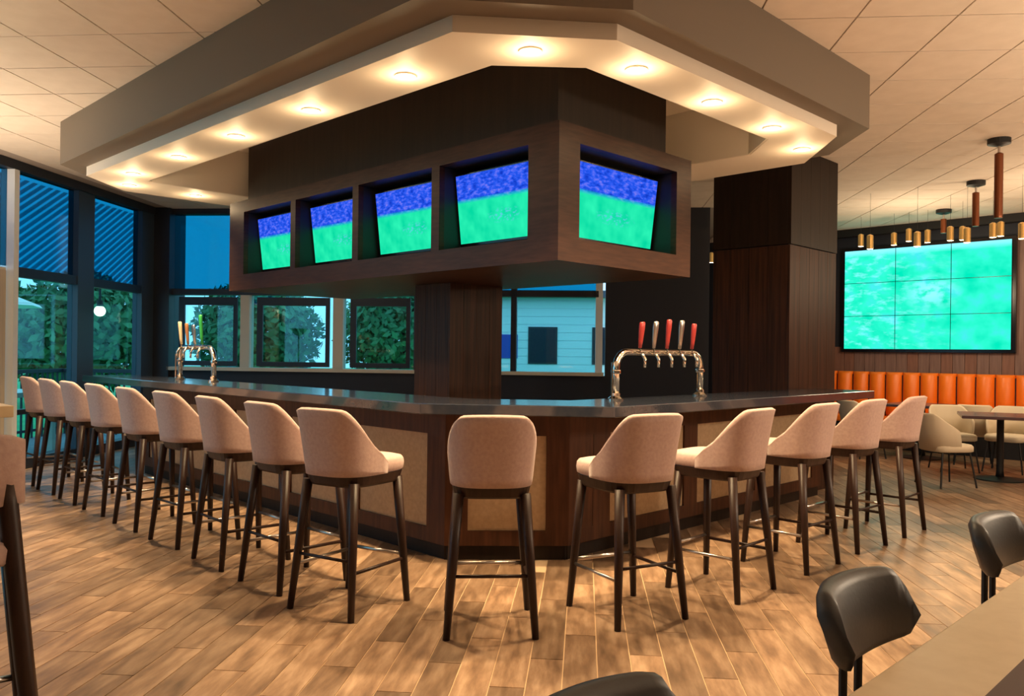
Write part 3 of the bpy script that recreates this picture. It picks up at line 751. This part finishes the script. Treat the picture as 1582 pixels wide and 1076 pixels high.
# ------------------------------------------------------------------ dining tables and cream chairs on the right
def make_table():
    t = thing('bistro_table', 'x', 'table')
    MB().box(-.42, .42, -.42, .42, .715, .75).build('table_top', 'table_dark', t, bevel=.006)
    MB().lathe([(.045, .03), (.038, .1), (.038, .7), (.09, .715)]).build('pedestal', 'black', t, smooth=True)
    MB().lathe([(.27, 0), (.27, .012), (.06, .035)], k=28).build('foot', 'black', t)
    return t
tproto = make_table()
TB = [((10.72, 2.72), 'dark square bistro table nearest the camera in the dining area', 20),
      ((12.15, 4.05), 'dark square bistro table by the banquette behind the last bar stool', 0),
      ((12.2, 2.2), 'dark square bistro table by the banquette at the right edge', 0)]
for i, (p, lab, a) in enumerate(TB): place(tproto, i > 0, bw(*p), BARA + R(a), lab, 'bistro tables')
def make_tub():
    t = thing('tub_chair', 'x', 'chair')      # faces +y
    NP, PHI = 21, R(100); rows = []
    for i in range(NP):
        phi = -PHI + 2 * PHI * i / (NP - 1); a = abs(math.degrees(phi))
        zt = 0.80 - 0.18 * max(0, (a - 40) / 60) ** 1.4; zb = 0.40; prof = []
        for (f, ins) in [(0, .02), (.5, .005), (.95, 0), (1, .012), (.95, .028), (.5, .033), (0, .045)]:
            hw = .25 - ins; z = zb + (zt - zb) * f
            prof.append((hw * (.92 + .08 * f) * sgnpow(math.sin(phi), .75), -hw * sgnpow(math.cos(phi), .75) - .06 * f, z))
        rows.append(prof)
    MB().rings(rows).build('back_shell', 'cream_seat', t, smooth=True)
    rows = []
    for (z, k) in [(0.38, .92), (0.39, 1), (0.44, 1), (0.46, .93), (0.465, .5)]:
        rows.append([(0.225 * k * sgnpow(math.cos(a), .5), 0.02 + 0.23 * k * sgnpow(math.sin(a), .5), z) for a in [2 * math.pi * q / 24 for q in range(24)]])
    MB().rings(rows).build('seat', 'cream_seat', t, smooth=True)
    for sx in (-1, 1):
        for sy in (-1, 1): MB().tube([(sx * .22, .02 + sy * .21, 0), (sx * .17, .02 + sy * .16, .39)], .010, 8).build('leg', 'black', t)
    return t
tub = make_tub()
# (bar-frame X, Y, facing angle in the world: 0 = +x (right), 90 = away from the camera)
TC = [(9.75, 3.02, 8, 'cream tub chair facing right, nearest the last bar stool'),
      (11.15, 3.35, 262, 'cream tub chair facing the camera behind the nearest bistro table'),
      (10.55, 2.02, 150, 'cream tub chair seen from behind at the right picture edge'),
      (11.55, 2.85, 225, 'cream tub chair beyond the nearest bistro table, toward the banquette'),
      (11.95, 3.35, 62, 'cream tub chair with its back to the camera at the farther bistro table'),
      (11.55, 4.65, 15, 'cream tub chair partly hidden behind the last bar stool'),
      (11.55, 1.75, 100, 'cream tub chair at the table by the right picture edge')]
for i, (X, Y, a, lab) in enumerate(TC): place(tub, i > 0, bw(X, Y), R(a - 90), lab, 'cream tub chairs')

# ------------------------------------------------------------------ pendants over the dining area
cp = thing('copper_pendant', 'x', 'lamp')
MB().lathe([(.035, -.07), (.10, -.05), (.10, 0)], k=24).build('canopy', 'black', cp)
MB().tube([(0, 0, -.14), (0, 0, -.06)], .012, 8).build('stem', 'steel', cp)
MB().lathe([(.036, -1.0), (.038, -.97), (.038, -.02), (.018, 0)], k=16).build('tube', 'copper', cp, loc=(0, 0, -.13))
for i, (X, Y, lab) in enumerate([(8.75, 2.26, 'tall copper tube pendant hanging nearest, at the right of the video wall'), (10.66, 2.99, 'copper tube pendant in the middle of the three beside the video wall'),
                                 (12.42, 3.89, 'copper tube pendant farthest back above the video wall'), (10.56, 6.78, 'copper tube pendant in the gap between screen housing and column')]):
    o = place(cp, i > 0, bw(X, Y, CEIL), 0, lab, 'copper tube pendants')
    for ch in o.children:
        if ch.name.startswith('tube'): ch.scale.z = [.62, .40, .20, .30][i]
bp_ = thing('brass_pendant', 'x', 'lamp')
MB().tube([(0, 0, .15), (0, 0, 1.0)], .0018, 6).build('cord', 'black', bp_)
MB().lathe([(.040, 0), (.040, .17), (.012, .185)], k=16).build('shade', 'brass', bp_)
MB().lathe([(.034, -.002), (.034, .004)], k=16).build('bulb', 'bulb', bp_)
BP = [(1330, 381, 12.3), (1344, 385, 10.6), (1381, 379, 12.3), (1404, 373, 12.3), (1417, 381, 10.6), (1433, 375, 12.3), (1468, 372, 11.4), (1487, 371, 11.9), (1494, 375, 10.9), (1534, 367, 11.4), (1546, 365, 11.6), (1579, 369, 10.6), (1099, 406, 12.9)]
bn = 0
for i, (px, py, X) in enumerate(BP):
    u = px - 791; v = 545 - py; c, s = math.cos(R(ROLL)), math.sin(R(ROLL))
    rx, ry, rz = u * c - v * s, FPX, u * s + v * c
    t = X / ((rx + ry) * 0.70711)
    o = place(bp_, i > 0, (rx * t, ry * t, EYE + rz * t), 0, ('small brass cylinder pendant above the video wall, %s from the left' % ORD[i]) if i < 12 else 'small brass cylinder pendant alone between the screen housing and the column', 'brass cylinder pendants')
    if i > 0: pass
    o.scale = (1, 1, 1)
    for ch in o.children:
        if ch.name.startswith('cord'):
            ch.scale.z = (CEIL - o.location.z - .15) / .85; ch.location.z = .15 - .15 * ch.scale.z
lamp('dining_pendant_light', 'POINT', bw(11.6, 4.0, 2.45), 46, (1.0, 0.75, 0.48), shadow_soft_size=0.25)
lamp('dining_pendant_light', 'POINT', bw(11.0, 2.0, 2.45), 46, (1.0, 0.75, 0.48), shadow_soft_size=0.25)

# ------------------------------------------------------------------ outdoors
lw = box('lawn', -40, 40, 13.2, 70, -0.3, -0.12, 'lawn', rotz=ROOMA); tag(lw, kind='structure')
lw2 = box('lawn_side', -40, -8.8, 0, 13.2, -0.3, -0.12, 'lawn', rotz=ROOMA); tag(lw2, kind='structure')
pv = MB().prism([(-8.8, -1), (-6.6, -1), (-6.6, 12.05), (6, 12.05), (6, 13.2), (-8.8, 13.2)], -0.25, -0.05).build('patio', 'paving', rotz=ROOMA); tag(pv, kind='structure')
def leafy(mb, cx, cy, cz, rx, rz, n, rnd, size):
    for _ in range(n):
        a = rnd.uniform(0, 2 * math.pi); u = rnd.uniform(-1, 1); r = rnd.uniform(.55, 1.0)
        d = Vector((math.cos(a) * math.sqrt(1 - u * u), math.sin(a) * math.sqrt(1 - u * u), u))
        p = Vector((cx + d.x * rx * r, cy + d.y * rx * r, cz + d.z * rz * r))
        t1 = Vector((rnd.gauss(0, 1), rnd.gauss(0, 1), rnd.gauss(0, 1))).normalized(); t2 = t1.cross(d + Vector((.01, .02, .03))).normalized()
        s = size * rnd.uniform(.6, 1.3); k = len(mb.v)
        mb.v += [tuple(p + t1 * s), tuple(p + t2 * s * .5), tuple(p - t1 * s), tuple(p - t2 * s * .5)]; mb.f.append((k, k + 1, k + 2, k + 3))
TR = [(-15.5, 14, 3.3, 2.0, 'broad green tree beyond the left glazed wall'), (-13.2, 20.5, 3.0, 2.0, 'green tree between the left window mullions'), (-20.5, 12.5, 3.6, 2.2, 'green tree farthest left outside the glazing'),
      (-10.0, 24.5, 3.2, 2.0, 'dark green tree behind the left beer tower'), (-5.7, 25.5, 3.3, 2.1, 'green tree outside the cream-mullioned window'), (-19.0, 24, 3.3, 2.2, 'green tree beyond the white patio umbrella')]
for i, (x, y, hgt, rad, lab) in enumerate(TR):
    t = thing('tree', lab, 'tree', rw(x, y, -.12))
    rn_ = random.Random(40 + i)
    MB().tube([(0, 0, 0), (.05, 0, hgt * .4), (0, .1, hgt * .75)], [.16, .12, .06], 8).build('trunk', 'bark', t)
    mb = MB(); leafy(mb, 0, 0, hgt * .62, rad, hgt * .55, 6000, rn_, .14)
    tag(mb.build('foliage', 'leaf', t), kind='stuff')
bd = thing('pale_building', 'pale clapboard building seen through the windows right of the pillar', 'building', rw(1.5, 31, -.12), ROOMA)
box('wall', -5.2, 6, 0, 5, 0, 3.6, 'pale', bd)
for k in range(11): box('clapboard', -5.2, 6, -.03, 0, .2 + k * .3, .2 + k * .3 + .27, 'pale', bd)
box('roof', -5.6, 6.4, -.5, 5.4, 3.6, 3.85, 'frame_blue', bd)
for x in (-3.6, -1.2, 1.6):
    wn = box('window', x, x + 1.1, -.06, -.03, 1.1, 2.5, 'frame_dark', bd); box('pane', x + .07, x + 1.03, -.075, -.06, 1.17, 2.43, 'slab', wn)
box('panel', -4.9, -4.0, -.06, -.03, 1.3, 2.2, 'blue_sign', bd)
fn = thing('patio_railing', 'dark metal railing around the patio outside the glazing', 'railing', rotz=ROOMA)
box('top_bar', -8.74, -8.68, 0, 13.1, .98, 1.04, 'frame_dark', fn); box('top_bar', -8.68, -1.1, 13.05, 13.1, .98, 1.04, 'frame_dark', fn)
box('bottom_bar', -8.73, -8.69, 0, 13.1, .05, .09, 'frame_dark', fn); box('bottom_bar', -8.68, -1.1, 13.06, 13.09, .05, .09, 'frame_dark', fn)
pb = None
for k in range(64):
    yy = 5.2 + k * .125
    if pb is None: pb = MB().box(-.012, .012, -.012, .012, -.05, .98).build('baluster', 'frame_dark', fn, loc=(-8.71, yy, 0)).data
    else: share('baluster', pb, fn, (-8.71, yy, 0))
for k in range(58): share('baluster', pb, fn, (-8.66 + k * .13, 13.075, 0))
# diagonal slatted sunscreens just outside the upper panes of the left glazing
for n_, (y0, y1) in enumerate([(8.76, 10.06), (10.24, 11.60)]):
    sc_ = thing('sunscreen', ['diagonal slatted blue sunscreen outside the nearer upper left pane', 'diagonal slatted blue sunscreen outside the upper pane next to the corner post'][n_], 'sunscreen', rotz=ROOMA, group='diagonal sunscreens')
    z0, z1, sl, th = 2.31, 3.37, 0.63, 0.046
    c_ = z0 - sl * (y1 - y0)
    while c_ < z1:
        # band between lines z = c + sl*(y-y0) and +th, clipped to the pane
        poly = [(y0, c_), (y1, c_ + sl * (y1 - y0)), (y1, c_ + th + sl * (y1 - y0)), (y0, c_ + th)]
        def clip(p, f, g):
            out = []
            for i in range(len(p)):
                a_, b_ = p[i], p[(i + 1) % len(p)]; fa, fb = f(a_), f(b_)
                if fa >= 0: out.append(a_)
                if fa * fb < 0: t_ = fa / (fa - fb); out.append((a_[0] + (b_[0] - a_[0]) * t_, a_[1] + (b_[1] - a_[1]) * t_))
            return out
        poly = clip(poly, lambda q: q[1] - z0, 0)
        poly = clip(poly, lambda q: z1 - q[1], 0) if poly else poly
        if len(poly) >= 3:
            mb = MB().prism(poly, -6.62, -6.60); mb.v = [(c, a, b) for a, b, c in mb.v]
            mb.build('slat', 'slat_clear', sc_)
        c_ += 0.092
    for yy in (y0, y1 - .03): box('side_rail', -6.60, -6.585, yy, yy + .03, z0, z1, 'frame_blue', sc_)
# patio furniture glimpsed outside
um = thing('patio_umbrella', 'off-white patio umbrella outside the left windows', 'umbrella', rw(-11.2, 13.6, -.12))
MB().lathe([(1.5, 2.25), (1.46, 2.30), (.02, 2.85)], k=8).build('canopy', 'canvas', um); MB().tube([(0, 0, 0), (0, 0, 2.9)], .03, 8).build('pole', 'bark', um)
MB().lathe([(.3, 0), (.3, .06), (.05, .1)]).build('base', 'frame_dark', um)
pt_ = thing('patio_table', 'white patio table outside behind the far stools', 'table', rw(-7.7, 10.1, -.05))
box('table_top', -.55, .55, -.7, .7, .80, .86, 'canvas', pt_)
for x in (-.45, .45):
    for y in (-.6, .6): box('leg', x - .04, x + .04, y - .04, y + .04, 0, .80, 'canvas', pt_)
gl = thing('reflected_globe', 'white globe on a bracket standing in for a lamp reflected in the left window', 'lamp', rw(-8.2, 13.3, -.05))  # solid globe in place of a pendant's reflection in the glass
MB().tube([(-.5, 0, 0), (-.5, 0, 2.6), (-.42, 0, 2.72), (0, 0, 2.72), (0, 0, 2.2)], .022, 8).build('bracket_pole', 'black', gl)
MB().lathe([(.05, 2.14), (.05, 2.25)]).build('socket', 'black', gl)
MB().lathe([(0.09 * math.sin(a) + .001, 0.09 * math.cos(a) + 2.07) for a in [math.pi * q / 10 for q in range(11)]]).build('globe', 'globe', gl, smooth=True)
